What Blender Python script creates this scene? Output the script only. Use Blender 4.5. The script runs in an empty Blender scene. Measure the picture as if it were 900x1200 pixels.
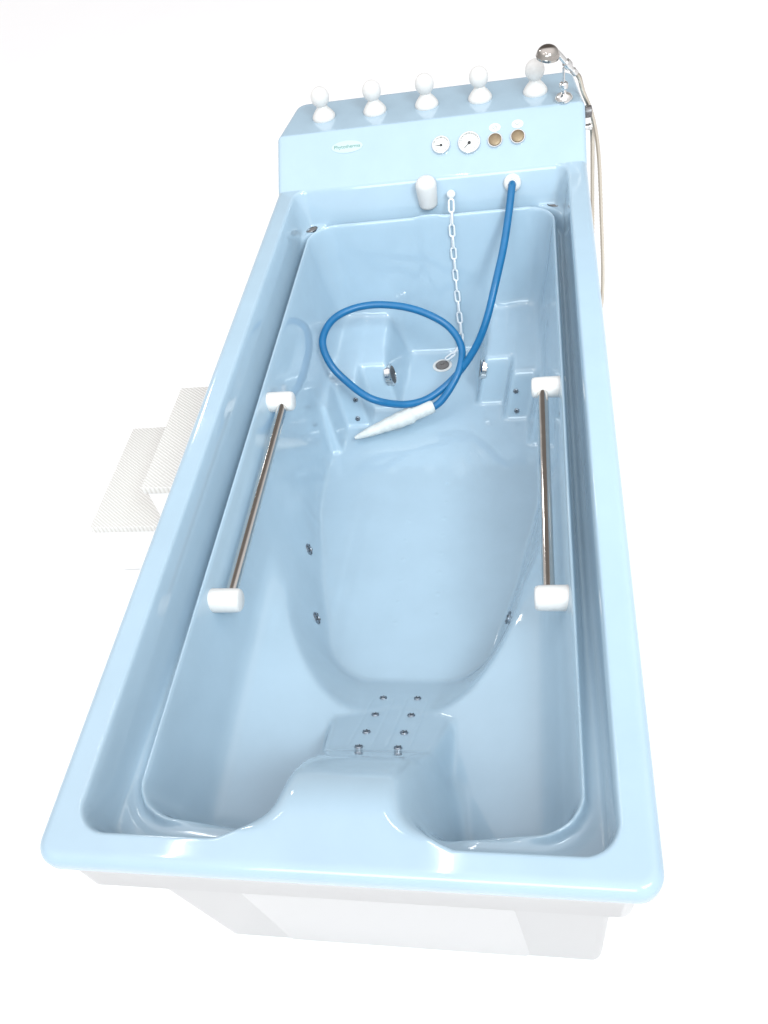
import bpy, bmesh, math, random
import numpy as np
from mathutils import Vector, Matrix

random.seed(4)
ZO = 0.75                      # height of the tub rim above the floor; shapes below are measured from the rim
scene = bpy.context.scene
COL = scene.collection
R = math.radians

# ------------------------------------------------------------------ materials
def principled(name, color, rough=0.4, metal=0.0, coat=0.0, spec=0.5):
    m = bpy.data.materials.new(name)
    m.use_nodes = True
    b = m.node_tree.nodes['Principled BSDF']
    b.inputs['Base Color'].default_value = (*color, 1)
    b.inputs['Roughness'].default_value = rough
    b.inputs['Metallic'].default_value = metal
    b.inputs['Coat Weight'].default_value = coat
    b.inputs['Coat Roughness'].default_value = 0.04
    b.inputs['Specular IOR Level'].default_value = spec
    return m

def add_variation(m, scale, lo, hi, bump=0.0, rough=None):
    """slight cloudy variation of colour, gloss and surface"""
    nt = m.node_tree; b = nt.nodes['Principled BSDF']
    tc = nt.nodes.new('ShaderNodeTexCoord')
    nz = nt.nodes.new('ShaderNodeTexNoise'); nz.inputs['Scale'].default_value = scale
    nz.inputs['Detail'].default_value = 6; nz.inputs['Roughness'].default_value = 0.6
    nt.links.new(tc.outputs['Object'], nz.inputs['Vector'])
    mr = nt.nodes.new('ShaderNodeMapRange')
    mr.inputs['From Min'].default_value = 0.3; mr.inputs['From Max'].default_value = 0.7
    mr.inputs['To Min'].default_value = lo; mr.inputs['To Max'].default_value = hi
    nt.links.new(nz.outputs['Fac'], mr.inputs['Value'])
    mx = nt.nodes.new('ShaderNodeMix'); mx.data_type = 'RGBA'; mx.blend_type = 'MULTIPLY'
    mx.inputs['Factor'].default_value = 1
    mx.inputs['A'].default_value = b.inputs['Base Color'].default_value
    nt.links.new(mr.outputs['Result'], mx.inputs['B'])
    nt.links.new(mx.outputs['Result'], b.inputs['Base Color'])
    if rough:
        m2 = nt.nodes.new('ShaderNodeMapRange')
        m2.inputs['From Min'].default_value = 0.3; m2.inputs['From Max'].default_value = 0.7
        m2.inputs['To Min'].default_value = rough[0]; m2.inputs['To Max'].default_value = rough[1]
        nt.links.new(nz.outputs['Fac'], m2.inputs['Value'])
        nt.links.new(m2.outputs['Result'], b.inputs['Roughness'])
    if bump:
        n2 = nt.nodes.new('ShaderNodeTexNoise'); n2.inputs['Scale'].default_value = scale * 2.2
        nt.links.new(tc.outputs['Object'], n2.inputs['Vector'])
        bp = nt.nodes.new('ShaderNodeBump'); bp.inputs['Strength'].default_value = bump
        bp.inputs['Distance'].default_value = 0.002
        nt.links.new(n2.outputs['Fac'], bp.inputs['Height'])
        nt.links.new(bp.outputs['Normal'], b.inputs['Normal'])
    return m

GEL = add_variation(principled('blue_gelcoat', (0.370, 0.490, 0.582), 0.08, coat=0.3), 9, 0.97, 1.025, 0.03, (0.05, 0.11))
WHITE_GEL = principled('white_gelcoat', (0.555, 0.542, 0.54), 0.3)
WHITE_PL = add_variation(principled('white_plastic', (0.69, 0.675, 0.655), 0.38), 30, 0.96, 1.02)
NOZ_PL = add_variation(principled('worn_white_plastic', (0.62, 0.63, 0.61), 0.5), 60, 0.88, 1.05, 0.2)
CHAIN_PL = principled('chain_plastic', (0.74, 0.76, 0.78), 0.3)
CHROME = add_variation(principled('chrome', (0.72, 0.71, 0.70), 0.07, 1.0), 25, 0.95, 1.0, 0, (0.05, 0.1))
CHROME_DARK_REFL = add_variation(principled('chrome_dark_reflection', (0.46, 0.43, 0.40), 0.08, 1.0), 25, 0.9, 1.0)  # dark room mirrored in the shower head, put into the chrome's colour
STEEL = add_variation(principled('brushed_steel', (0.74, 0.71, 0.68), 0.1, 1.0), 40, 0.94, 1.0, 0, (0.08, 0.14))
DULL = add_variation(principled('dull_metal', (0.20, 0.19, 0.19), 0.35, 0.8), 60, 0.8, 1.1)
JETM = add_variation(principled('jet_metal', (0.30, 0.33, 0.37), 0.3, 0.9), 90, 0.85, 1.1)
JETDARK = principled('jet_hole', (0.05, 0.06, 0.075), 0.5)
BRONZE = add_variation(principled('bronze_button', (0.29, 0.22, 0.14), 0.5, 0.6), 45, 0.8, 1.15, 0.2)
DIAL = principled('dial_white', (0.74, 0.74, 0.72), 0.35, coat=0.4)
BLACK = principled('black_print', (0.02, 0.02, 0.022), 0.5)
GREEN = principled('green_print', (0.10, 0.26, 0.21), 0.5)
PLATE = principled('plate_white', (0.47, 0.59, 0.60), 0.35)
STICK = principled('sticker_white', (0.66, 0.68, 0.66), 0.5)
GREYINK = principled('grey_print', (0.34, 0.37, 0.36), 0.5)
HOSE = add_variation(principled('blue_rubber', (0.004, 0.125, 0.295), 0.36), 30, 0.9, 1.08, 0.1, (0.3, 0.45))
RUBBER = add_variation(principled('grey_rubber', (0.17, 0.15, 0.14), 0.55), 80, 0.8, 1.15)
STEP_W = principled('step_white', (0.86, 0.855, 0.85), 0.5)

def ribbed_tread():
    m = principled('ribbed_tread', (0.6, 0.6, 0.6), 0.55)
    nt = m.node_tree; b = nt.nodes['Principled BSDF']
    tc = nt.nodes.new('ShaderNodeTexCoord')
    mp = nt.nodes.new('ShaderNodeMapping'); mp.inputs['Rotation'].default_value = (0, 0, R(38))
    w = nt.nodes.new('ShaderNodeTexWave'); w.bands_direction = 'Y'
    w.inputs['Scale'].default_value = 40; w.inputs['Distortion'].default_value = 0.4
    w.inputs['Detail'].default_value = 1
    nt.links.new(tc.outputs['Object'], mp.inputs['Vector']); nt.links.new(mp.outputs['Vector'], w.inputs['Vector'])
    cr = nt.nodes.new('ShaderNodeValToRGB')
    cr.color_ramp.elements[0].color = (0.64, 0.625, 0.59, 1); cr.color_ramp.elements[0].position = 0.25
    cr.color_ramp.elements[1].color = (0.76, 0.75, 0.73, 1); cr.color_ramp.elements[1].position = 0.6
    nt.links.new(w.outputs['Fac'], cr.inputs['Fac']); nt.links.new(cr.outputs['Color'], b.inputs['Base Color'])
    bp = nt.nodes.new('ShaderNodeBump'); bp.inputs['Strength'].default_value = 0.5; bp.inputs['Distance'].default_value = 0.003
    nt.links.new(w.outputs['Fac'], bp.inputs['Height']); nt.links.new(bp.outputs['Normal'], b.inputs['Normal'])
    return m
TREAD = ribbed_tread()

def ribbed_hose():
    m = principled('ribbed_metal_hose', (0.68, 0.62, 0.53), 0.3, 0.9)
    return m
FLEX = ribbed_hose()

# ------------------------------------------------------------------ helpers
def empty(name, label, cat, loc):
    o = bpy.data.objects.new(name, None); COL.objects.link(o)
    o.empty_display_size = 0.05
    o.location = loc; o['label'] = label; o['category'] = cat
    o['_w'] = loc
    return o

def wloc(o):
    p = Vector((0, 0, 0))
    while o is not None:
        p += o.location; o = o.parent
    return p

def link_mesh(name, me, mat, parent, smooth=True, label=None):
    """vertices are given in rim coordinates; they are stored relative to the parent"""
    o = bpy.data.objects.new(name, me); COL.objects.link(o)
    off = Vector((0, 0, ZO))
    if parent is not None:
        off = off - wloc(parent); o.parent = parent
    n = len(me.vertices)
    co = np.empty(n * 3, dtype=np.float32); me.vertices.foreach_get('co', co)
    co = co.reshape(-1, 3) + np.array(off, dtype=np.float32)
    c = (co.min(0) + co.max(0)) / 2
    co -= c                                            # origin in the middle of the part
    me.vertices.foreach_set('co', co.ravel().astype(np.float32))
    o.location = Vector([float(v) for v in c])
    if mat:
        for mm in (mat if isinstance(mat, (list, tuple)) else [mat]): me.materials.append(mm)
    if smooth:
        me.polygons.foreach_set('use_smooth', [True] * len(me.polygons))
    me.update()
    if label: o['label'] = label
    return o

def obj(name, bm, mat, parent, smooth=True, sharp=40, label=None):
    bmesh.ops.recalc_face_normals(bm, faces=bm.faces)
    if smooth and sharp:
        for e in bm.edges:
            if len(e.link_faces) == 2 and e.calc_face_angle(0) > R(sharp): e.smooth = False
    me = bpy.data.meshes.new(name); bm.to_mesh(me); bm.free()
    return link_mesh(name, me, mat, parent, smooth, label)

def copy_part(o, parent, delta, rotz=None, mirror=False):
    """a copy of a part (and of its sub-parts) moved by delta"""
    c = o.copy(); COL.objects.link(c); c.parent = parent
    c.location = o.location + Vector(delta)
    if rotz is not None: c.rotation_euler.z += rotz
    for ch in o.children:
        d = ch.copy(); COL.objects.link(d); d.parent = c
    return c

def basis(axis):
    a = Vector(axis).normalized()
    t = Vector((0, 0, 1)) if abs(a.z) < 0.9 else Vector((1, 0, 0))
    u = t.cross(a).normalized(); v = a.cross(u)
    return u, v, a

def lathe(bm, c, axis, prof, seg=32, mat=0):
    """prof: list of (radius, height along the axis)"""
    c = Vector(c); u, v, a = basis(axis); rings = []
    for r, h in prof:
        if r < 1e-6: rings.append([bm.verts.new(c + a * h)])
        else: rings.append([bm.verts.new(c + a * h + (u * math.cos(t) + v * math.sin(t)) * r)
                            for t in [2 * math.pi * k / seg for k in range(seg)]])
    for A, B in zip(rings[:-1], rings[1:]):
        for k in range(seg):
            k2 = (k + 1) % seg
            if len(A) == 1 and len(B) == 1: continue
            if len(A) == 1: f = bm.faces.new((A[0], B[k], B[k2]))
            elif len(B) == 1: f = bm.faces.new((A[k], A[k2], B[0]))
            else: f = bm.faces.new((A[k], A[k2], B[k2], B[k]))
            f.material_index = mat
    return rings

def spline(pts, n=12, closed=False):
    P = [Vector(p) for p in pts]; out = []
    m = len(P)
    for i in range(m if closed else m - 1):
        g = lambda k: P[k % m] if closed else P[max(0, min(m - 1, k))]
        p0, p1, p2, p3 = g(i - 1), g(i), g(i + 1), g(i + 2)
        for s in range(n):
            t = s / n
            out.append(0.5 * ((2 * p1) + (p2 - p0) * t + (2 * p0 - 5 * p1 + 4 * p2 - p3) * t * t + (3 * p1 - p0 - 3 * p2 + p3) * t ** 3))
    if not closed: out.append(P[-1])
    return out

def tube(bm, path, rad, seg=14, closed=False, cap=True):
    n = len(path); rings = []
    prev = None
    for i in range(n):
        a = path[(i + 1) % n] if (closed or i < n - 1) else path[i]
        b = path[i - 1] if (closed or i > 0) else path[i]
        d = (a - b).normalized()
        if prev is None:
            u, v, _ = basis(d)
        else:
            u = (prev - d * prev.dot(d)).normalized(); v = d.cross(u)
        prev = u
        r = rad(i / max(1, n - 1), i) if callable(rad) else rad
        rings.append([bm.verts.new(path[i] + (u * math.cos(t) + v * math.sin(t)) * r)
                      for t in [2 * math.pi * k / seg for k in range(seg)]])
    m = n if closed else n - 1
    for i in range(m):
        A, B = rings[i], rings[(i + 1) % n]
        for k in range(seg):
            k2 = (k + 1) % seg
            bm.faces.new((A[k], A[k2], B[k2], B[k]))
    if cap and not closed:
        bm.faces.new(rings[0]); bm.faces.new(rings[-1][::-1])

def rrect(hx, y0, y1, r, z, n=8):
    pts = []
    for cx, cy, a0 in ((hx - r, y0 + r, -90), (hx - r, y1 - r, 0), (-hx + r, y1 - r, 90), (-hx + r, y0 + r, 180)):
        for k in range(n + 1):
            a = R(a0 + 90 * k / n)
            pts.append(Vector((cx + r * math.cos(a), cy + r * math.sin(a), z)))
    return pts

def loft(bm, loops, cap0=True, cap1=True):
    L = [[bm.verts.new(p) for p in l] for l in loops]
    n = len(L[0])
    for A, B in zip(L[:-1], L[1:]):
        for k in range(n):
            k2 = (k + 1) % n
            bm.faces.new((A[k], A[k2], B[k2], B[k]))
    if cap0: bm.faces.new(L[0][::-1])
    if cap1: bm.faces.new(L[-1])

def rbox(bm, c, s, bev=0.003, seg=3, mtx=None):
    r = bmesh.ops.create_cube(bm, size=1)
    vs = r['verts']
    bmesh.ops.scale(bm, verts=vs, vec=s)
    es = list({e for v in vs for e in v.link_edges})
    if bev:
        rr = bmesh.ops.bevel(bm, geom=es, offset=bev, segments=seg, profile=0.5, affect='EDGES')
        vs = list({v for f in rr['faces'] for v in f.verts} | {v for v in vs if v.is_valid})
    if mtx is not None: bmesh.ops.transform(bm, matrix=mtx, verts=vs)
    bmesh.ops.translate(bm, verts=vs, vec=c)

# ------------------------------------------------------------------ setting: floor
bm = bmesh.new()
bmesh.ops.create_grid(bm, x_segments=8, y_segments=8, size=40)
bmesh.ops.translate(bm, verts=bm.verts, vec=(0, 0, -ZO))
FLOORM = add_variation(principled('white_floor', (0.95, 0.95, 0.95), 0.6, spec=0.2), 0.7, 0.99, 1.01)
fl = obj('floor', bm, FLOORM, None, smooth=False)
fl['kind'] = 'structure'

# ------------------------------------------------------------------ bathtub
tub = empty('bathtub', 'long pale blue underwater massage bathtub with a raised control console at its far end', 'bathtub', (0, 0, 0))

# --- the moulded shell: a fine height field, blurred so that every edge gets its radius
D = 0.0025
HX, Y0, Y1, RO = 0.4125, 0.0375, 2.2675, 0.0375
xs = np.linspace(-HX, HX, int(round(2 * HX / D)) + 1)
ys = np.linspace(Y0, Y1, int(round((Y1 - Y0) / D)) + 1)
X, Y = np.meshgrid(xs, ys)
AX = np.abs(X)
def sstep(a, b, v):
    t = np.clip((v - a) / (b - a), 0, 1); return t * t * (3 - 2 * t)
def sd_rrect(hx, y0, y1, r_near, r_far):
    cy = (y0 + y1) / 2; hy = (y1 - y0) / 2
    r = np.where(Y < cy, r_near, r_far)
    qx = AX - hx + r; qy = np.abs(Y - cy) - hy + r
    return np.hypot(np.maximum(qx, 0), np.maximum(qy, 0)) + np.minimum(np.maximum(qx, qy), 0) - r
def terrain():
    rim = np.zeros_like(X)
    rim = np.maximum(rim, np.clip((Y - 1.945) / 0.135, 0, 1) * 0.105)
    # opening of the rim down to the overflow ledge
    dA = -sd_rrect(0.394, 0.050, 1.942, 0.05, 0.035)
    far = sstep(1.86, 1.93, Y)
    wallw = 0.009 + 0.029 * far
    ledge = -0.100
    H = np.where(dA > 0, rim * 0 + np.maximum(-dA / wallw * 0.1, ledge), rim)
    # groove beside the lip, deeper along the sides
    sB = sd_rrect(0.360, 0.100, 1.886, 0.075, 0.085)
    side = sstep(0.12, 0.75, Y)
    g = np.exp(-((sB - 0.0135) / 0.0095) ** 4) * (0.003 + 0.043 * side)
    H = np.where(dA > 0.0, H - g * sstep(0.002, 0.009, dA), H)
    dB = -sB
    # floor and leg trough
    zf = -0.468 - 0.058 * sstep(0.6, 1.75, Y)
    w = np.interp(Y, [0.0, 0.30, 0.40, 0.48, 0.55, 0.60, 0.645, 0.72, 0.85, 1.03, 1.2, 1.4, 3], [0.10, 0.115, 0.145, 0.165, 0.176, 0.183, 0.192, 0.209, 0.247, 0.285, 0.302, 0.308, 0.308])
    slope = 3.2 + 3.8 * sstep(0.85, 1.15, Y)
    rr = 0.10                                                  # rounded near corners of the trough
    us = AX - w + rr; un = 0.572 - Y + rr
    pu = np.maximum(us, 0); pn = np.maximum(un, 0)
    dT = np.hypot(pu, pn) + np.minimum(np.maximum(us, un), 0) - rr
    k = pu ** 2 / np.maximum(pu ** 2 + pn ** 2, 1e-9)
    zT = zf + np.maximum(0, dT) * (0.86 + (slope - 0.86) * k)
    zT = zT + 0.6 * sstep(1.12, 1.30, Y) + sstep(0.78, 0.95, Y) * 9 * np.maximum(0, AX - 0.318)
    # side walls with arm rests in the near half
    bead = 0.008                                               # rounded lip of the basin
    db = np.maximum(dB - bead, 0)
    arm = -0.083 - 5.2 * np.minimum(db, 0.036) - 0.32 * np.maximum(0.317 - AX, 0) * (dB > 0.0)
    straight = -0.083 - 8.8 * db
    zs = arm + (straight - arm) * sstep(0.88, 1.2, Y)
    # rounded far wall
    basin = np.maximum(np.minimum(zs, zT), zf)
    # foot rests: three blocks stepping out towards the camera
    top = -0.385
    for xb, yb, tz in ((0.119, 1.540, top - 0.004), (0.200, 1.463, top), (0.272, 1.345, top + 0.006)):
        blk = np.minimum(np.minimum(tz + 0.02 * (Y - yb), zf + 2.3 * (Y - yb)), zf + 5 * (AX - xb))
        basin = np.maximum(basin, blk)
    # shallow vertical rib in the far wall under the water inlet
    basin = np.where(Y > 1.78, basin + 0.010 * np.exp(-((X + 0.0) / 0.035) ** 4) * sstep(0.0, 0.02, dB) * (basin > zf + 0.02) * 5 * 0.6, basin)
    H = np.where(dB > 0, basin, H)
    # head rest and back rest
    zB = np.interp(Y, [0, 0.115, 0.165, 0.215, 0.295, 0.60], [0, 0, -0.022, -0.085, -0.232, -0.495])
    hw = 0.098 + 0.10 * np.exp(-(Y - 0.045) / 0.025) + 0.022 * sstep(0.22, 0.42, Y)
    zH = zB - 6.5 * np.maximum(AX - hw, 0)
    H = np.where(Y < 0.62, np.maximum(H, zH), H)
    return H, dA, dB, zf
H0, dA, dB, zf = terrain()
def blur(H, sig):
    n = int(4 * sig / D) + 1
    k = np.exp(-0.5 * ((np.arange(-n, n + 1) * D) / sig) ** 2); k /= k.sum()
    P = np.pad(H, ((n, n), (0, 0)), mode='edge')
    H = sum(k[i] * P[i:i + H.shape[0], :] for i in range(2 * n + 1))
    P = np.pad(H, ((0, 0), (n, n)), mode='edge')
    return sum(k[i] * P[:, i:i + H.shape[1]] for i in range(2 * n + 1))
Hs, Hm, Hl = blur(H0, 0.0027), blur(H0, 0.0064), blur(H0, 0.0065)
wm = sstep(0.006, 0.03, dB)
wl = sstep(0.02, 0.06, dB) * sstep(1.30, 1.15, Y)
Hh = blur(H0, 0.016)
wh = sstep(0.30, 0.24, Y) * sstep(0.055, 0.11, Y) * sstep(0.20, 0.11, AX)              # soft head rest
Hf = Hs * (1 - wm) + Hm * wm
Hf = Hf * (1 - wl) + Hl * wl
wa = sstep(0.016, 0.036, dB) * sstep(0.125, 0.075, dB) * sstep(1.05, 0.80, Y) * sstep(0.19, 0.24, AX)
Hf = Hf * (1 - wa) + blur(H0, 0.017) * wa                   # wide hollow where arm rest and wall meet
we = sstep(0.014, 0.034, dB) * sstep(1.60, 1.70, Y)
Hf = Hf * (1 - we) + blur(H0, 0.013) * we                   # softly rounded far corners
Hf = Hf * (1 - wh) + Hh * wh
# small raised air outlets moulded in two rows along the floor
for px_, rows in ((0.050, (0.751, 0.813, 0.880, 0.944, 1.006, 1.066, 1.126, 1.198)), (-0.045, (0.728, 0.789, 0.855, 0.925, 0.99, 1.06))):
    for py_ in rows:
        Hf = Hf + 0.0007 * np.exp(-(((X - px_) / 0.005) ** 2 + ((Y - py_) / 0.005) ** 2) ** 2)
# narrow grooves beside the two rows of back jets
for gx in (-0.014, 0.014, -0.058, 0.058):
    Hf = Hf - 0.0009 * np.exp(-((X - gx) / 0.0022) ** 2) * sstep(0.30, 0.32, Y) * sstep(0.50, 0.48, Y)
def height(x, y):
    i = (y - Y0) / D; j = (x + HX) / D
    i0 = int(max(0, min(len(ys) - 2, math.floor(i)))); j0 = int(max(0, min(len(xs) - 2, math.floor(j))))
    a, b = i - i0, j - j0
    return float((Hf[i0, j0] * (1 - b) + Hf[i0, j0 + 1] * b) * (1 - a) + (Hf[i0 + 1, j0] * (1 - b) + Hf[i0 + 1, j0 + 1] * b) * a)
def normal(x, y, e=0.006):
    return Vector((-(height(x + e, y) - height(x - e, y)) / (2 * e), -(height(x, y + e) - height(x, y - e)) / (2 * e), 1)).normalized()

def build_shell():
    ny, nx = Hf.shape
    V = [np.stack([X, Y, Hf], -1).reshape(-1, 3)]
    idx = np.arange(ny * nx).reshape(ny, nx)
    quads = [np.stack([idx[:-1, :-1], idx[:-1, 1:], idx[1:, 1:], idx[1:, :-1]], -1).reshape(-1, 4)]
    # boundary loop, counter-clockwise, with a fan of extra directions at each corner
    loop = []
    fan = 10
    for j in range(nx): loop.append((idx[0, j], (0, -1)))
    for k in range(1, fan): a = R(-90 + 90 * k / fan); loop.append((idx[0, -1], (math.cos(a), math.sin(a))))
    for i in range(ny): loop.append((idx[i, -1], (1, 0)))
    for k in range(1, fan): a = R(90 * k / fan); loop.append((idx[-1, -1], (math.cos(a), math.sin(a))))
    for j in range(nx - 1, -1, -1): loop.append((idx[-1, j], (0, 1)))
    for k in range(1, fan): a = R(90 + 90 * k / fan); loop.append((idx[-1, 0], (math.cos(a), math.sin(a))))
    for i in range(ny - 1, -1, -1): loop.append((idx[i, 0], (-1, 0)))
    for k in range(1, fan): a = R(180 + 90 * k / fan); loop.append((idx[0, 0], (math.cos(a), math.sin(a))))
    bi = np.array([l[0] for l in loop]); bd = np.array([l[1] for l in loop], float)
    n = len(loop)
    base = V[0][bi]
    prof = []
    rr = 0.017
    for d in (0.008, 0.016, RO - rr): prof.append((d, 0.0, False))
    for a in range(15, 91, 15): prof.append((RO - rr + rr * math.sin(R(a)), -rr + rr * math.cos(R(a)), False))
    prof += [(RO, -0.024, True), (RO, -0.030, True), (RO - 0.002, -0.034, True), (RO - 0.008, -0.036, True), (0.0, -0.036, True)]
    prev = bi; cnt = ny * nx
    tris = []
    for d, z, absolute in prof:
        p = base.copy()
        p[:, 0] += bd[:, 0] * d; p[:, 1] += bd[:, 1] * d
        p[:, 2] = z if absolute else base[:, 2] + z
        V.append(p)
        cur = np.arange(cnt, cnt + n); cnt += n
        a, b = prev, np.roll(prev, -1); c, e = np.roll(cur, -1), cur
        q = np.stack([a, e, c, b], -1)
        quads.append(q)
        prev = cur
    V = np.concatenate(V); Q = np.concatenate(quads)
    # the console narrows a little towards its back
    f = 1 - 0.055 * np.clip((V[:, 1] - 2.08) / 0.22, 0, 1.05)
    V[:, 0] *= f
    return V, Q
V, Q = build_shell()
def mesh_from(V, Q, name):
    used = np.unique(Q); remap = np.full(len(V), -1); remap[used] = np.arange(len(used))
    V = V[used]; Q = remap[Q]
    faces = []
    for q in Q.tolist():
        if q[0] == q[3] : q = q[:3]
        elif q[0] == q[1]: q = q[1:]
        faces.append(q)
    me = bpy.data.meshes.new(name); me.from_pydata(V.tolist(), [], faces); me.validate(); return me
cy = V[Q][:, :, 1].mean(1)
isc = cy > 1.9455
shell = link_mesh('shell', mesh_from(V, Q[~isc], 'shell'), GEL, tub)
console = link_mesh('control_console', mesh_from(V, Q[isc], 'control_console'), GEL, tub)

# --- white base under the lip
bm = bmesh.new()
def base_loop(hx, y0, z): return rrect(hx, y0, 2.285, 0.022, z)
loft(bm, [base_loop(0.428, 0.012, -0.0345), base_loop(0.424, 0.012, -0.040), base_loop(0.417, 0.010, -0.128), base_loop(0.412, 0.014, -0.134), base_loop(0.402, 0.052, -0.1365),
          base_loop(0.400, 0.058, -0.15), base_loop(0.398, 0.100, -0.742), base_loop(0.394, 0.104, -0.7495)], False, True)
base = obj('base', bm, WHITE_GEL, tub, sharp=35)
# raised middle panel of the near face, with slanted edges
bm = bmesh.new()
def face_y(z): return 0.058 + (-0.15 - z) / 0.592 * 0.042
def panel_loop(x0, x1, z0, z1, out):
    return [Vector((x0 - 0.02, face_y(z0) - out, z0)), Vector((x1 + 0.02, face_y(z0) - out, z0)), Vector((x1, face_y(z1) - out, z1)), Vector((x0, face_y(z1) - out, z1))]
loft(bm, [panel_loop(-0.245, 0.245, -0.735, -0.155, -0.004), panel_loop(-0.225, 0.225, -0.73, -0.16, 0.004), panel_loop(-0.215, 0.215, -0.718, -0.172, 0.006)])
obj('service_panel', bm, WHITE_GEL, tub, sharp=20)

# --- valve knobs on the console
bm = bmesh.new()
kp = [(0.0, 0), (0.034, 0), (0.035, 0.004), (0.0345, 0.008), (0.031, 0.014), (0.024, 0.0235), (0.0170, 0.031), (0.0152, 0.037)]
for a in range(-58, 91, 8):
    kp.append((0.0280 * math.cos(R(a)), 0.0625 + 0.0295 * math.sin(R(a))))
kp[-1] = (0.0, 0.092)
lathe(bm, (-0.318, 2.175, 0.1045), (0, 0, 1), kp, 36)
knob = obj('valve_knob', bm, WHITE_PL, tub, sharp=60)
for k, x in enumerate((-0.160, -0.003, 0.155, 0.314)):
    copy_part(knob, tub, (x + 0.318, 0.0, 0), rotz=k * 1.3)

# --- instruments on the sloping front of the console
NF = Vector((0, -0.105, 0.135)).normalized(); UF = Vector((0, 0.135, 0.105)).normalized(); XF = Vector((1, 0, 0))
def fp(x, s, h=0.0):                      # point on the front slope
    return Vector((x, 1.945, 0)) + UF * s + NF * (h)
def disc_pts(x, s, h, rx, ry=None, n=40):
    ry = ry or rx
    return [fp(x + rx * math.cos(2 * math.pi * k / n), s + ry * math.sin(2 * math.pi * k / n), h) for k in range(n)]
def front_bar(bm, x, s, ang, r0, r1, wid, h0=0.0, h1=0.0004, w1=None):
    d = Vector((math.cos(ang), math.sin(ang))); p = Vector((-d.y, d.x))
    w1 = wid if w1 is None else w1
    q = []
    for r, w in ((r0, wid), (r1, w1)):
        for sgn in (-1, 1):
            q.append((x + d.x * r + p.x * w * sgn / 2, s + d.y * r + p.y * w * sgn / 2))
    q = [q[0], q[2], q[3], q[1]]
    loft(bm, [[fp(a, b, h0) for a, b in q], [fp(a, b, h1) for a, b in q]])
def gauge(x, s, rad, needle_ang, ticks):
    bm = bmesh.new()
    lathe(bm, fp(x, s, 0), NF, [(rad, -0.002), (rad, 0.006), (rad * 0.96, 0.0095), (rad * 0.86, 0.0098), (rad * 0.82, 0.006), (rad * 0.82, 0.003), (0, 0.003)], 44)
    g = obj('pressure_gauge', bm, CHROME, tub, sharp=30)
    bm = bmesh.new()
    loft(bm, [disc_pts(x, s, 0.0034, rad * 0.81), disc_pts(x, s, 0.0040, rad * 0.81)])
    obj('dial', bm, DIAL, g, sharp=30)
    bm = bmesh.new()
    for k in range(ticks):
        a = R(225 - 270 * k / (ticks - 1))
        front_bar(bm, x, s, a, rad * (0.60 if k % 5 == 0 else 0.68), rad * 0.76, 0.0011 if k % 5 == 0 else 0.0006, 0.0041, 0.0044)
    obj('scale_marks', bm, BLACK, g, smooth=False)
    bm = bmesh.new()
    front_bar(bm, x, s, needle_ang, -rad * 0.15, rad * 0.64, 0.0022, 0.0048, 0.0056, 0.0012)
    lathe(bm, fp(x, s, 0.0046), NF, [(0, 0), (rad * 0.14, 0), (rad * 0.14, 0.0018), (0, 0.0022)], 16)
    obj('needle', bm, BLACK, g, sharp=40)
    return g
gauge(0.044, 0.088, 0.0265, R(182), 11)
gauge(0.125, 0.086, 0.0325, R(225), 21)

def text_mesh(body, size, x, s, h, mat, parent, name, shear=0.0):
    cu = bpy.data.curves.new(name, 'FONT'); cu.body = body; cu.size = size
    cu.align_x = 'CENTER'; cu.align_y = 'CENTER'; cu.extrude = 0.0002; cu.shear = shear
    to = bpy.data.objects.new(name, cu); COL.objects.link(to)
    dg = bpy.context.evaluated_depsgraph_get()
    me = bpy.data.meshes.new_from_object(to.evaluated_get(dg))
    bpy.data.objects.remove(to); bpy.data.curves.remove(cu)
    o = fp(x, s, h)
    for v in me.vertices:
        v.co = o + XF * v.co.x + UF * v.co.y + NF * v.co.z
    return link_mesh(name, me, mat, parent, smooth=False)

def push_button(x, s, rad, mark):
    bm = bmesh.new()
    lathe(bm, fp(x, s, 0), NF, [(rad, -0.002), (rad, 0.006), (rad * 0.95, 0.008), (rad * 0.86, 0.008), (rad * 0.84, 0.006), (0, 0.006)], 36)
    b = obj('push_button', bm, CHROME, tub, sharp=30)
    bm = bmesh.new()
    lathe(bm, fp(x, s, 0), NF, [(0, 0.0062), (rad * 0.82, 0.0062), (rad * 0.82, 0.0085), (rad * 0.76, 0.0100), (rad * 0.3, 0.0104), (0, 0.0105)], 36)
    obj('button_cap', bm, BRONZE, b, sharp=50)
    bm = bmesh.new()
    loft(bm, [disc_pts(x, s + 0.039, 0.0003, 0.0165, 0.0125), disc_pts(x, s + 0.039, 0.0008, 0.0165, 0.0125)])
    st = obj('symbol_sticker', bm, STICK, b, sharp=30)
    bm = bmesh.new()
    sc = s + 0.039
    if mark == 'ring':
        tube(bm, [fp(x + 0.0062 * math.cos(a), sc + 0.005 * math.sin(a), 0.0012) for a in [2 * math.pi * k / 24 for k in range(24)]], 0.0007, 6, closed=True)
        front_bar(bm, x, sc, R(35), -0.004, 0.004, 0.0011, 0.0010, 0.0014)
    else:
        front_bar(bm, x, sc - 0.004, R(48), 0, 0.0105, 0.0018, 0.0010, 0.0014)
        front_bar(bm, x, sc - 0.004, R(132), 0, 0.0105, 0.0018, 0.0009, 0.0013)
    obj('symbol', bm, GREYINK, st, smooth=False)
push_button(0.198, 0.085, 0.0215, 'ring')
push_button(0.262, 0.088, 0.0215, 'vee')

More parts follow.
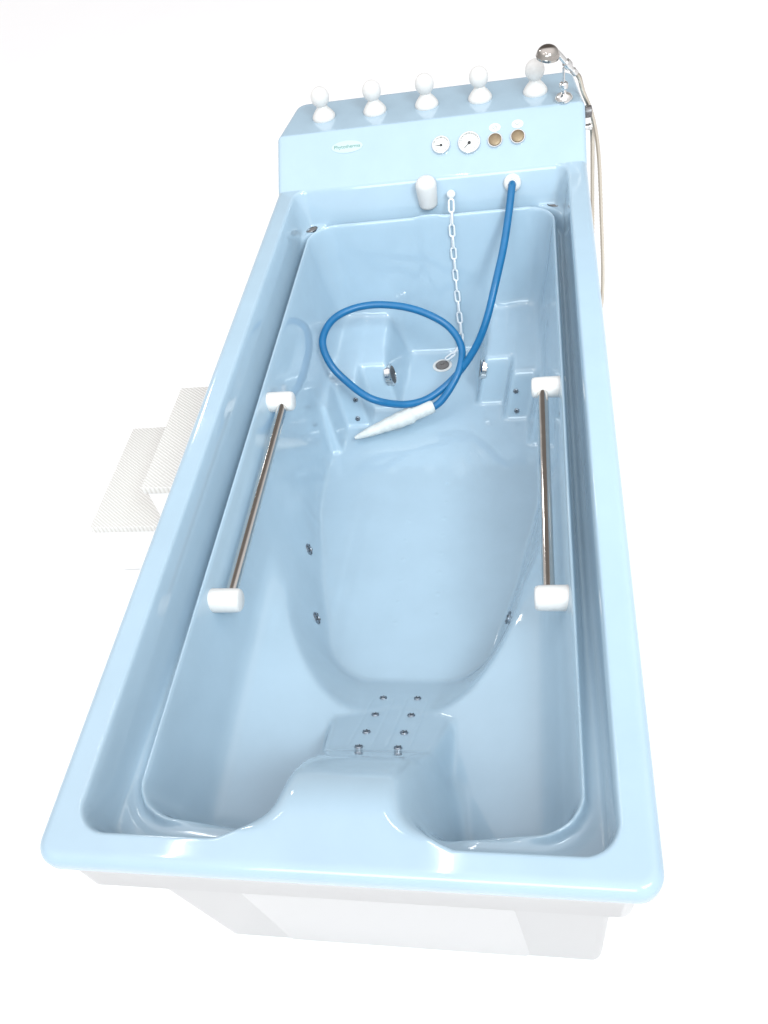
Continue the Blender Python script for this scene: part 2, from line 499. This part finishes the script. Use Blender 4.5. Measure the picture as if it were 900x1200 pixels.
bm = bmesh.new()
loft(bm, [disc_pts(-0.234, 0.117, 0.0002, 0.047, 0.0185), disc_pts(-0.234, 0.117, 0.0011, 0.047, 0.0185), disc_pts(-0.234, 0.117, 0.0015, 0.045, 0.0172)])
plate = obj('name_plate', bm, PLATE, tub, sharp=60)
text_mesh('Phytotherma', 0.0152, -0.234, 0.117, 0.0018, GREEN, plate, 'lettering')

# --- water inlet on the far inner wall
bm = bmesh.new()
prof = [(0, -0.074), (0.021, -0.074), (0.0255, -0.071), (0.0272, -0.064), (0.0302, -0.02)]
for a in range(0, 91, 10): prof.append((0.0305 * math.cos(R(a)), -0.008 + 0.026 * math.sin(R(a))))
prof[-1] = (0, 0.018)
lathe(bm, (-0.001, 1.914, 0.0), (0, -0.05, 1), prof, 40)
obj('water_inlet', bm, WHITE_PL, tub, sharp=60)

# --- hose socket
bm = bmesh.new()
NW = Vector((0, -0.93, 0.33))
SOC = Vector((0.243, 1.926, -0.033))
lathe(bm, SOC, NW, [(0, 0.012), (0.0125, 0.012), (0.0135, 0.014), (0.0165, 0.0135), (0.0225, 0.010), (0.0245, 0.006), (0.0245, -0.012)], 36)
obj('hose_socket', bm, WHITE_PL, tub, sharp=50)

# --- overflow outlets at the far corners of the groove
def overflow(x, y, ang):
    z = height(x, y) + 0.004
    bm = bmesh.new()
    rings = []
    c, s = math.cos(ang), math.sin(ang)
    z -= 0.004
    def el(a, b, zz): return [Vector((x + a * math.cos(t) * c - b * math.sin(t) * s, y + a * math.cos(t) * s + b * math.sin(t) * c, zz)) for t in [2 * math.pi * k / 32 for k in range(32)]]
    loft(bm, [el(.019, .0115, z - .006), el(.019, .0115, z + .0015), el(.018, .0108, z + .0025), el(.0165, .0095, z + .0022), el(.0155, .009, z - .001)], True, True)
    o = obj('overflow_outlet', bm, DULL, tub, sharp=30)
    bm = bmesh.new()
    loft(bm, [el(.0152, .0088, z - .0008), el(.0152, .0088, z + .0004)])
    obj('grille', bm, RUBBER, o, sharp=30)
    return o
overflow(-0.357, 1.893, R(40)); overflow(0.356, 1.905, R(-28))

# --- drain ring
DX, DY = 0.000, 1.742
dz = height(DX, DY)
dn = normal(DX, DY, 0.02)
bm = bmesh.new()
lathe(bm, (DX, DY, dz), dn, [(0.030, -0.004), (0.031, 0.002), (0.028, 0.0036), (0.023, 0.003), (0.0215, -0.002), (0, -0.002)], 40)
dr = obj('drain', bm, WHITE_PL, tub, sharp=35)

# --- suction grilles on the walls of the channel between the foot rests
def suction(x, y, z, nx):
    n = Vector((nx, 0, 0.2)).normalized()
    bm = bmesh.new()
    lathe(bm, (x, y, z), n, [(0.034, -0.012), (0.034, 0.001), (0.031, 0.0045), (0.027, 0.0055), (0.026, 0.002), (0, 0.002)], 40)
    o = obj('suction_grille', bm, CHROME, tub, sharp=30)
    bm = bmesh.new()
    u, v, a = basis(n)
    for k in range(-4, 5):
        hl = math.sqrt(max(0.0, 0.0255 ** 2 - (k * 0.0056) ** 2))
        M = Matrix((u, v, a)).transposed().to_4x4()
        rbox(bm, Vector((x, y, z)) + u * (k * 0.0056) + a * 0.004, (0.0026, 2 * hl, 0.004), 0.0006, 1, M)
    obj('grille_bars', bm, DULL, o, sharp=30)
suction(-0.1365, 1.600, -0.435, 1); suction(0.1365, 1.605, -0.435, -1)

# --- air jets
def make_jet(x, y, rad, parent):
    z = height(x, y); n = normal(x, y)
    bm = bmesh.new()
    c = Vector((x, y, z))
    lathe(bm, c, n, [(rad, -0.002), (rad, 0.0012), (rad * 0.88, 0.0026), (rad * 0.58, 0.003), (rad * 0.5, 0.001), (0, 0.001)], 24)
    j = obj('jet', bm, JETM, parent, sharp=30)
    bm = bmesh.new()
    u, v, a = basis(n)
    for k in range(5):
        t = 2 * math.pi * k / 5 + x * 40
        lathe(bm, c + (u * math.cos(t) + v * math.sin(t)) * rad * 0.72, n, [(0, 0.0022), (rad * 0.17, 0.0022), (rad * 0.17, 0.0034), (0, 0.0034)], 8)
    lathe(bm, c, n, [(0, 0.0012), (rad * 0.34, 0.0012), (rad * 0.28, 0.0032), (0, 0.0036)], 14)
    obj('jet_holes', bm, JETDARK, j, sharp=30)
    return j
for y in (0.306, 0.358, 0.424, 0.492):
    for x in (-0.0365, 0.0365): make_jet(x, y, 0.0078, tub)
for x, y in ((-0.276, 0.915), (-0.222, 0.708), (0.222, 0.708)): make_jet(x, y, 0.0155, tub)
for sx in (-1, 1):
    make_jet(sx * 0.236, 1.474, 0.0075, tub); make_jet(sx * 0.236, 1.498, 0.0075, tub)

# --- grab rails
RZ, YA, YB = -0.130, 0.556, 1.148
def rail(sx):
    bm = bmesh.new()
    tube(bm, [Vector((sx * 0.311, YA, RZ)), Vector((sx * 0.311, 0.8, RZ)), Vector((sx * 0.311, YB, RZ))], 0.0125, 24)
    r = obj('grab_rail', bm, STEEL, tub, sharp=50)
    for y in (YA, YB):
        bm = bmesh.new()
        x0 = sx * 0.362
        p = [(0, 0), (0.0245, 0), (0.0243, 0.05), (0.0238, 0.068), (0.0222, 0.0735), (0.018, 0.0762), (0, 0.077)]
        lathe(bm, (x0, y, RZ), (-sx, 0, 0), p, 36)
        obj('rail_post', bm, WHITE_PL, r, sharp=50)
rail(-1); rail(1)

# --- hand shower bracket and fittings on the right of the console
bm = bmesh.new()
SB = Vector((0.392, 2.100, 0.1045))
lathe(bm, SB, (0, 0, 1), [(0, 0), (0.024, 0), (0.0255, 0.003), (0.0245, 0.010), (0.019, 0.017), (0.011, 0.021), (0.0075, 0.024), (0.0075, 0.030), (0.0105, 0.032), (0.0125, 0.038), (0.0125, 0.046), (0.0095, 0.050), (0.004, 0.052),
                          (0.0034, 0.060), (0.0034, 0.088), (0, 0.089)], 32)
br = obj('shower_bracket', bm, CHROME, tub, sharp=35)
HP0 = Vector((0.378, 2.095, 0.232)); HP1 = Vector((0.418, 2.110, 0.178))     # shower handle axis
hd = (HP1 - HP0).normalized()
CL = HP0.lerp(HP1, 0.62)
bm = bmesh.new()
lathe(bm, CL, hd, [(0.0072, -0.009), (0.0115, -0.009), (0.0125, -0.004), (0.0125, 0.006), (0.0110, 0.010), (0.0080, 0.010)], 24)
obj('holder_ring', bm, CHROME, br, sharp=40)
bm = bmesh.new()
lathe(bm, (0.446, 2.100, 0.066), (1, 0, 0), [(0, -0.004), (0.008, -0.004), (0.008, 0.004), (0.016, 0.005), (0.017, 0.008), (0.016, 0.022), (0.013, 0.024), (0, 0.024)], 20)
obj('shower_valve', bm, DULL, tub, sharp=30)
bm = bmesh.new()
lathe(bm, (0.446, 2.105, 0.020), (1, 0, 0), [(0, -0.004), (0.011, -0.004), (0.012, 0.004), (0.008, 0.007), (0.008, 0.016), (0.010, 0.017), (0.010, 0.026), (0, 0.027)], 20)
obj('hose_connector', bm, CHROME, tub, sharp=30)

# ------------------------------------------------------------------ hand shower (top-level)
hs = empty('hand_shower', 'chrome hand shower with a ribbed hose hooked in the bracket beside the white knobs', 'hand shower', (float(CL.x), float(CL.y), float(CL.z) + ZO))
bm = bmesh.new()
path = spline([HP0 + Vector((-0.006, 0, 0.006)), HP0, HP0.lerp(HP1, 0.5), HP1], 8)
tube(bm, path, lambda t, i: 0.0068 + 0.0010 * math.sin(t * math.pi), 18)
lathe(bm, HP1, hd, [(0, -0.002), (0.009, -0.002), (0.009, 0.012), (0.0075, 0.014), (0, 0.014)], 18)
obj('handle', bm, CHROME, hs, sharp=40)
bm = bmesh.new()
ax = Vector((0.16, -0.06, 1.0)).normalized()
hc = Vector((0.350, 2.092, 0.236))
pr = [(0, -0.013), (0.026, -0.013), (0.031, -0.010), (0.0325, -0.004)]
for a in range(0, 91, 10): pr.append((0.0315 * math.cos(R(a)), -0.002 + 0.026 * math.sin(R(a))))
pr[-1] = (0, 0.024)
lathe(bm, hc, ax, pr, 40)
obj('shower_head', bm, CHROME_DARK_REFL, hs, sharp=40)
bm = bmesh.new()
hp = spline([HP1 + hd * 0.008, HP1 + hd * 0.03, (0.446, 2.12, 0.115), (0.470, 2.13, 0.050), (0.487, 2.13, -0.023), (0.497, 2.115, -0.113), (0.507, 2.10, -0.282), (0.515, 2.09, -0.43), (0.517, 2.085, -0.54), (0.512, 2.08, -0.60),
             (0.500, 2.085, -0.63), (0.489, 2.095, -0.60), (0.484, 2.10, -0.5), (0.481, 2.11, -0.3), (0.478, 2.115, -0.18), (0.476, 2.115, -0.09), (0.474, 2.11, -0.02), (0.472, 2.105, 0.012), (0.468, 2.105, 0.019)], 26)
tube(bm, hp, lambda t, i: 0.0056 + (0.0008 if i % 2 else -0.0005), 12)
obj('shower_hose', bm, FLEX, hs, sharp=0)

# ------------------------------------------------------------------ blue massage hose (top-level)
mh = empty('massage_hose', 'blue rubber hose looped inside the tub with a white nozzle at its end', 'hose', (-0.1, 1.6, -0.36 + ZO))
hose_pts = [(0.243, 1.934, -0.036), (0.2425, 1.915, -0.032), (0.2400, 1.893, -0.040), (0.231, 1.845, -0.080), (0.214, 1.769, -0.14), (0.188, 1.674, -0.2), (0.161, 1.614, -0.27), (0.127, 1.585, -0.338), (0.078, 1.560, -0.400), (0.028, 1.525, -0.432), (-0.028, 1.488, -0.445),
            (-0.093, 1.457, -0.43), (-0.172, 1.438, -0.385), (-0.246, 1.482, -0.35), (-0.289, 1.512, -0.305), (-0.310, 1.565, -0.268), (-0.291, 1.632, -0.25), (-0.239, 1.677, -0.245), (-0.166, 1.70, -0.25), (-0.078, 1.698, -0.265), (-0.004, 1.682, -0.29), (0.051, 1.661, -0.325), (0.082, 1.615, -0.362), (0.076, 1.556, -0.392), (0.048, 1.512, -0.425), (0.018, 1.486, -0.452), (-0.010, 1.474, -0.466), (-0.022, 1.470, -0.470)]
bm = bmesh.new()
tube(bm, spline(hose_pts, 10), 0.0108, 20)
obj('hose', bm, HOSE, mh, sharp=60)
bm = bmesh.new()
n0 = Vector((-0.004, 1.4790, -0.462)); n1 = Vector((-0.232, 1.3840, -0.486))
nd = (n1 - n0); nl = nd.length; nd.normalize()
npts = [n0 + nd * (nl * t) for t in [k / 40 for k in range(41)]]
def nrad(t, i):
    r = float(np.interp(t, [0, 0.02, 0.06, 0.255, 0.275, 0.42, 0.60, 0.80, 0.94, 1.0], [0.0165, 0.0195, 0.0200, 0.0205, 0.0250, 0.0240, 0.0195, 0.0145, 0.0085, 0.0045]))
    return r + (0.0007 * math.sin(t * 46) if 0.28 < t < 0.7 else 0)
tube(bm, npts, nrad, 26)
obj('nozzle', bm, NOZ_PL, mh, sharp=60)

# ------------------------------------------------------------------ drain plug on a chain (top-level)
dp = empty('drain_plug', 'dark drain plug on a white plastic link chain hanging down the far wall', 'drain plug', (DX, DY, dz + ZO))
bm = bmesh.new()
lathe(bm, (DX, DY, dz), dn, [(0, -0.0015), (0.0205, -0.0015), (0.021, 0.004), (0.019, 0.0062), (0.006, 0.0068), (0.005, 0.011), (0, 0.012)], 32)
obj('plug', bm, RUBBER, dp, sharp=40)
bm = bmesh.new()
HK = Vector((0.069, 1.912, -0.040))
lathe(bm, HK, NW, [(0, -0.02), (0.007, -0.02), (0.007, 0.006), (0.0115, 0.008), (0.0125, 0.011), (0.0105, 0.015), (0.005, 0.0175), (0, 0.018)], 24)
obj('chain_hook', bm, CHAIN_PL, dp, sharp=50)
cp = spline([(0.069, 1.893, -0.043), (0.0675, 1.878, -0.075), (0.065, 1.866, -0.116), (0.0625, 1.855, -0.216), (0.061, 1.842, -0.337), (0.063, 1.815, -0.452), (0.060, 1.800, -0.486), (0.045, 1.785, -0.505), (0.022, 1.762, dz + 0.016), (0.004, 1.746, dz + 0.014)], 30)
acc = [0.0]
for a, b in zip(cp[:-1], cp[1:]): acc.append(acc[-1] + (b - a).length)
def at_len(s):
    for i in range(len(acc) - 1):
        if acc[i + 1] >= s: return cp[i].lerp(cp[i + 1], (s - acc[i]) / max(1e-9, acc[i + 1] - acc[i]))
    return cp[-1]
pitch = 0.0352; k = 0; s = 0.0
LL, LW, LR = 0.042, 0.020, 0.0030
while s + LL < acc[-1] + 0.004:
    a, b = at_len(s), at_len(s + LL)
    d = (b - a).normalized(); mid = (a + b) / 2
    u = Vector((1, 0, 0)); u = (u - d * u.dot(d)).normalized(); v = d.cross(u)
    tw = (0.18 if k % 2 == 0 else math.pi / 2 - 0.25) + random.uniform(-0.15, 0.15)
    side = u * math.cos(tw) + v * math.sin(tw)
    hl = LL / 2 - LW / 2; hr = LW / 2 - LR
    pts = []
    for q in range(9): t = math.pi * q / 8; pts.append(mid + d * (hl + hr * math.sin(t)) + side * hr * math.cos(t))
    for q in range(9): t = math.pi * q / 8; pts.append(mid - d * (hl + hr * math.sin(t)) - side * hr * math.cos(t))
    bm = bmesh.new(); tube(bm, pts, LR, 8, closed=True)
    obj('chain_link', bm, CHAIN_PL, dp, sharp=0)
    s += pitch; k += 1

# ------------------------------------------------------------------ step stool beside the tub
ss = empty('step_stool', 'white two step stool with diagonally ribbed treads beside the left side of the tub', 'step stool', (-0.74, 1.31, 0))
def tread(x0, x1, y0, y1, z):
    bm = bmesh.new()
    rbox(bm, ((x0 + x1) / 2, (y0 + y1) / 2, z - 0.012), (x1 - x0, y1 - y0, 0.024), 0.004, 3)
    obj('tread', bm, TREAD, ss, sharp=40)
tread(-1.0, -0.70, 1.10, 1.525, -0.53)
tread(-0.745, -0.475, 1.062, 1.47, -0.33)
bm = bmesh.new()
rbox(bm, (-0.86, 1.3125, -0.650), (0.26, 0.405, 0.191), 0.006, 3)
obj('lower_riser', bm, STEP_W, ss, sharp=40)
bm = bmesh.new()
rbox(bm, (-0.61, 1.266, -0.5525), (0.255, 0.395, 0.394), 0.006, 3)
obj('upper_riser', bm, STEP_W, ss, sharp=40)

# ------------------------------------------------------------------ light
world = bpy.data.worlds.new('World'); scene.world = world; world.use_nodes = True
nt = world.node_tree; bg = nt.nodes['Background']
tc = nt.nodes.new('ShaderNodeTexCoord')
def dot(vec):
    n = nt.nodes.new('ShaderNodeVectorMath'); n.operation = 'DOT_PRODUCT'
    nt.links.new(tc.outputs['Generated'], n.inputs[0])
    n.inputs[1].default_value = Vector(vec).normalized(); return n.outputs['Value']
def maprange(v, a, b, lo, hi):
    n = nt.nodes.new('ShaderNodeMapRange'); n.interpolation_type = 'SMOOTHSTEP'
    n.inputs['From Min'].default_value = a; n.inputs['From Max'].default_value = b
    n.inputs['To Min'].default_value = lo; n.inputs['To Max'].default_value = hi
    nt.links.new(v, n.inputs['Value']); return n.outputs['Result']
def mixc(f, A, B):
    n = nt.nodes.new('ShaderNodeMix'); n.data_type = 'RGBA'
    nt.links.new(f, n.inputs['Factor'])
    for k, c in (('A', A), ('B', B)):
        if isinstance(c, tuple): n.inputs[k].default_value = (*c, 1)
        else: nt.links.new(c, n.inputs[k])
    return n.outputs['Result']
# a bright room: white ceiling and walls, lighter towards the windows behind and right of the photographer, a dark brown part of the ceiling beyond the tub
up = dot((0, 0, 1))
room = mixc(maprange(dot((0.55, -1.0, 0.3)), -0.7, 0.85, 0, 1), (0.56, 0.55, 0.55), (1.02, 1.03, 1.04))
room = mixc(maprange(up, 0.35, 0.95, 0, 1), room, (1.60, 1.57, 1.59))
room = mixc(maprange(dot((0.0, 0.80, 0.60)), 0.72, 0.94, 0, 1), room, (0.20, 0.18, 0.165))
nt.links.new(room, bg.inputs['Color'])
bg.inputs['Strength'].default_value = 1.0

def area(name, loc, target, sx, sy, power, color=(1, 1, 1)):
    l = bpy.data.lights.new(name, 'AREA'); l.shape = 'RECTANGLE'; l.size = sx; l.size_y = sy; l.energy = power; l.color = color
    o = bpy.data.objects.new(name, l); COL.objects.link(o)
    o.location = loc; o.rotation_euler = (Vector(target) - Vector(loc)).to_track_quat('-Z', 'Y').to_euler()
    return o
area('window_or_fill_light', (-0.2, -2.3, 3.0), (0.0, 1.9, 0.5), 2.0, 1.2, 46, (0.86, 1.0, 1.06))
area('window_or_fill_light', (1.5, -0.6, 3.0), (-0.05, 1.72, 0.35), 1.1, 1.1, 11.0, (0.88, 1.0, 1.05)).data.spread = R(62)  # added fill, not a window: its narrow spread brightens the far half
area('window_or_fill_light', (-2.3, 3.9, 3.1), (0.0, 0.8, 0.5), 0.25, 0.5, 9, (1.0, 0.99, 0.97))
area('ceiling_tube_light', (-0.11, 0.77, 2.95), (-0.11, 0.77, 0), 0.035, 1.14, 4.0)
area('ceiling_tube_light', (-1.24, 0.77, 2.95), (-1.24, 0.77, 0), 0.035, 1.14, 4.0)

# ------------------------------------------------------------------ camera and view
cam = bpy.data.cameras.new('Camera'); co = bpy.data.objects.new('Camera', cam); COL.objects.link(co)
co.location = (0.310157, -0.352312, 1.153848 + ZO)
co.rotation_euler = (0.728135, 0.161852, 0.106696)
cam.sensor_fit = 'VERTICAL'; cam.sensor_height = 36; cam.lens = 975.459 / 1200 * 36
cam.clip_start = 0.05; cam.clip_end = 200
scene.camera = co
scene.view_settings.view_transform = 'Standard'; scene.view_settings.look = 'None'
scene.view_settings.exposure = 0; scene.view_settings.gamma = 1
for o in bpy.data.objects:
    if '_w' in o: del o['_w']
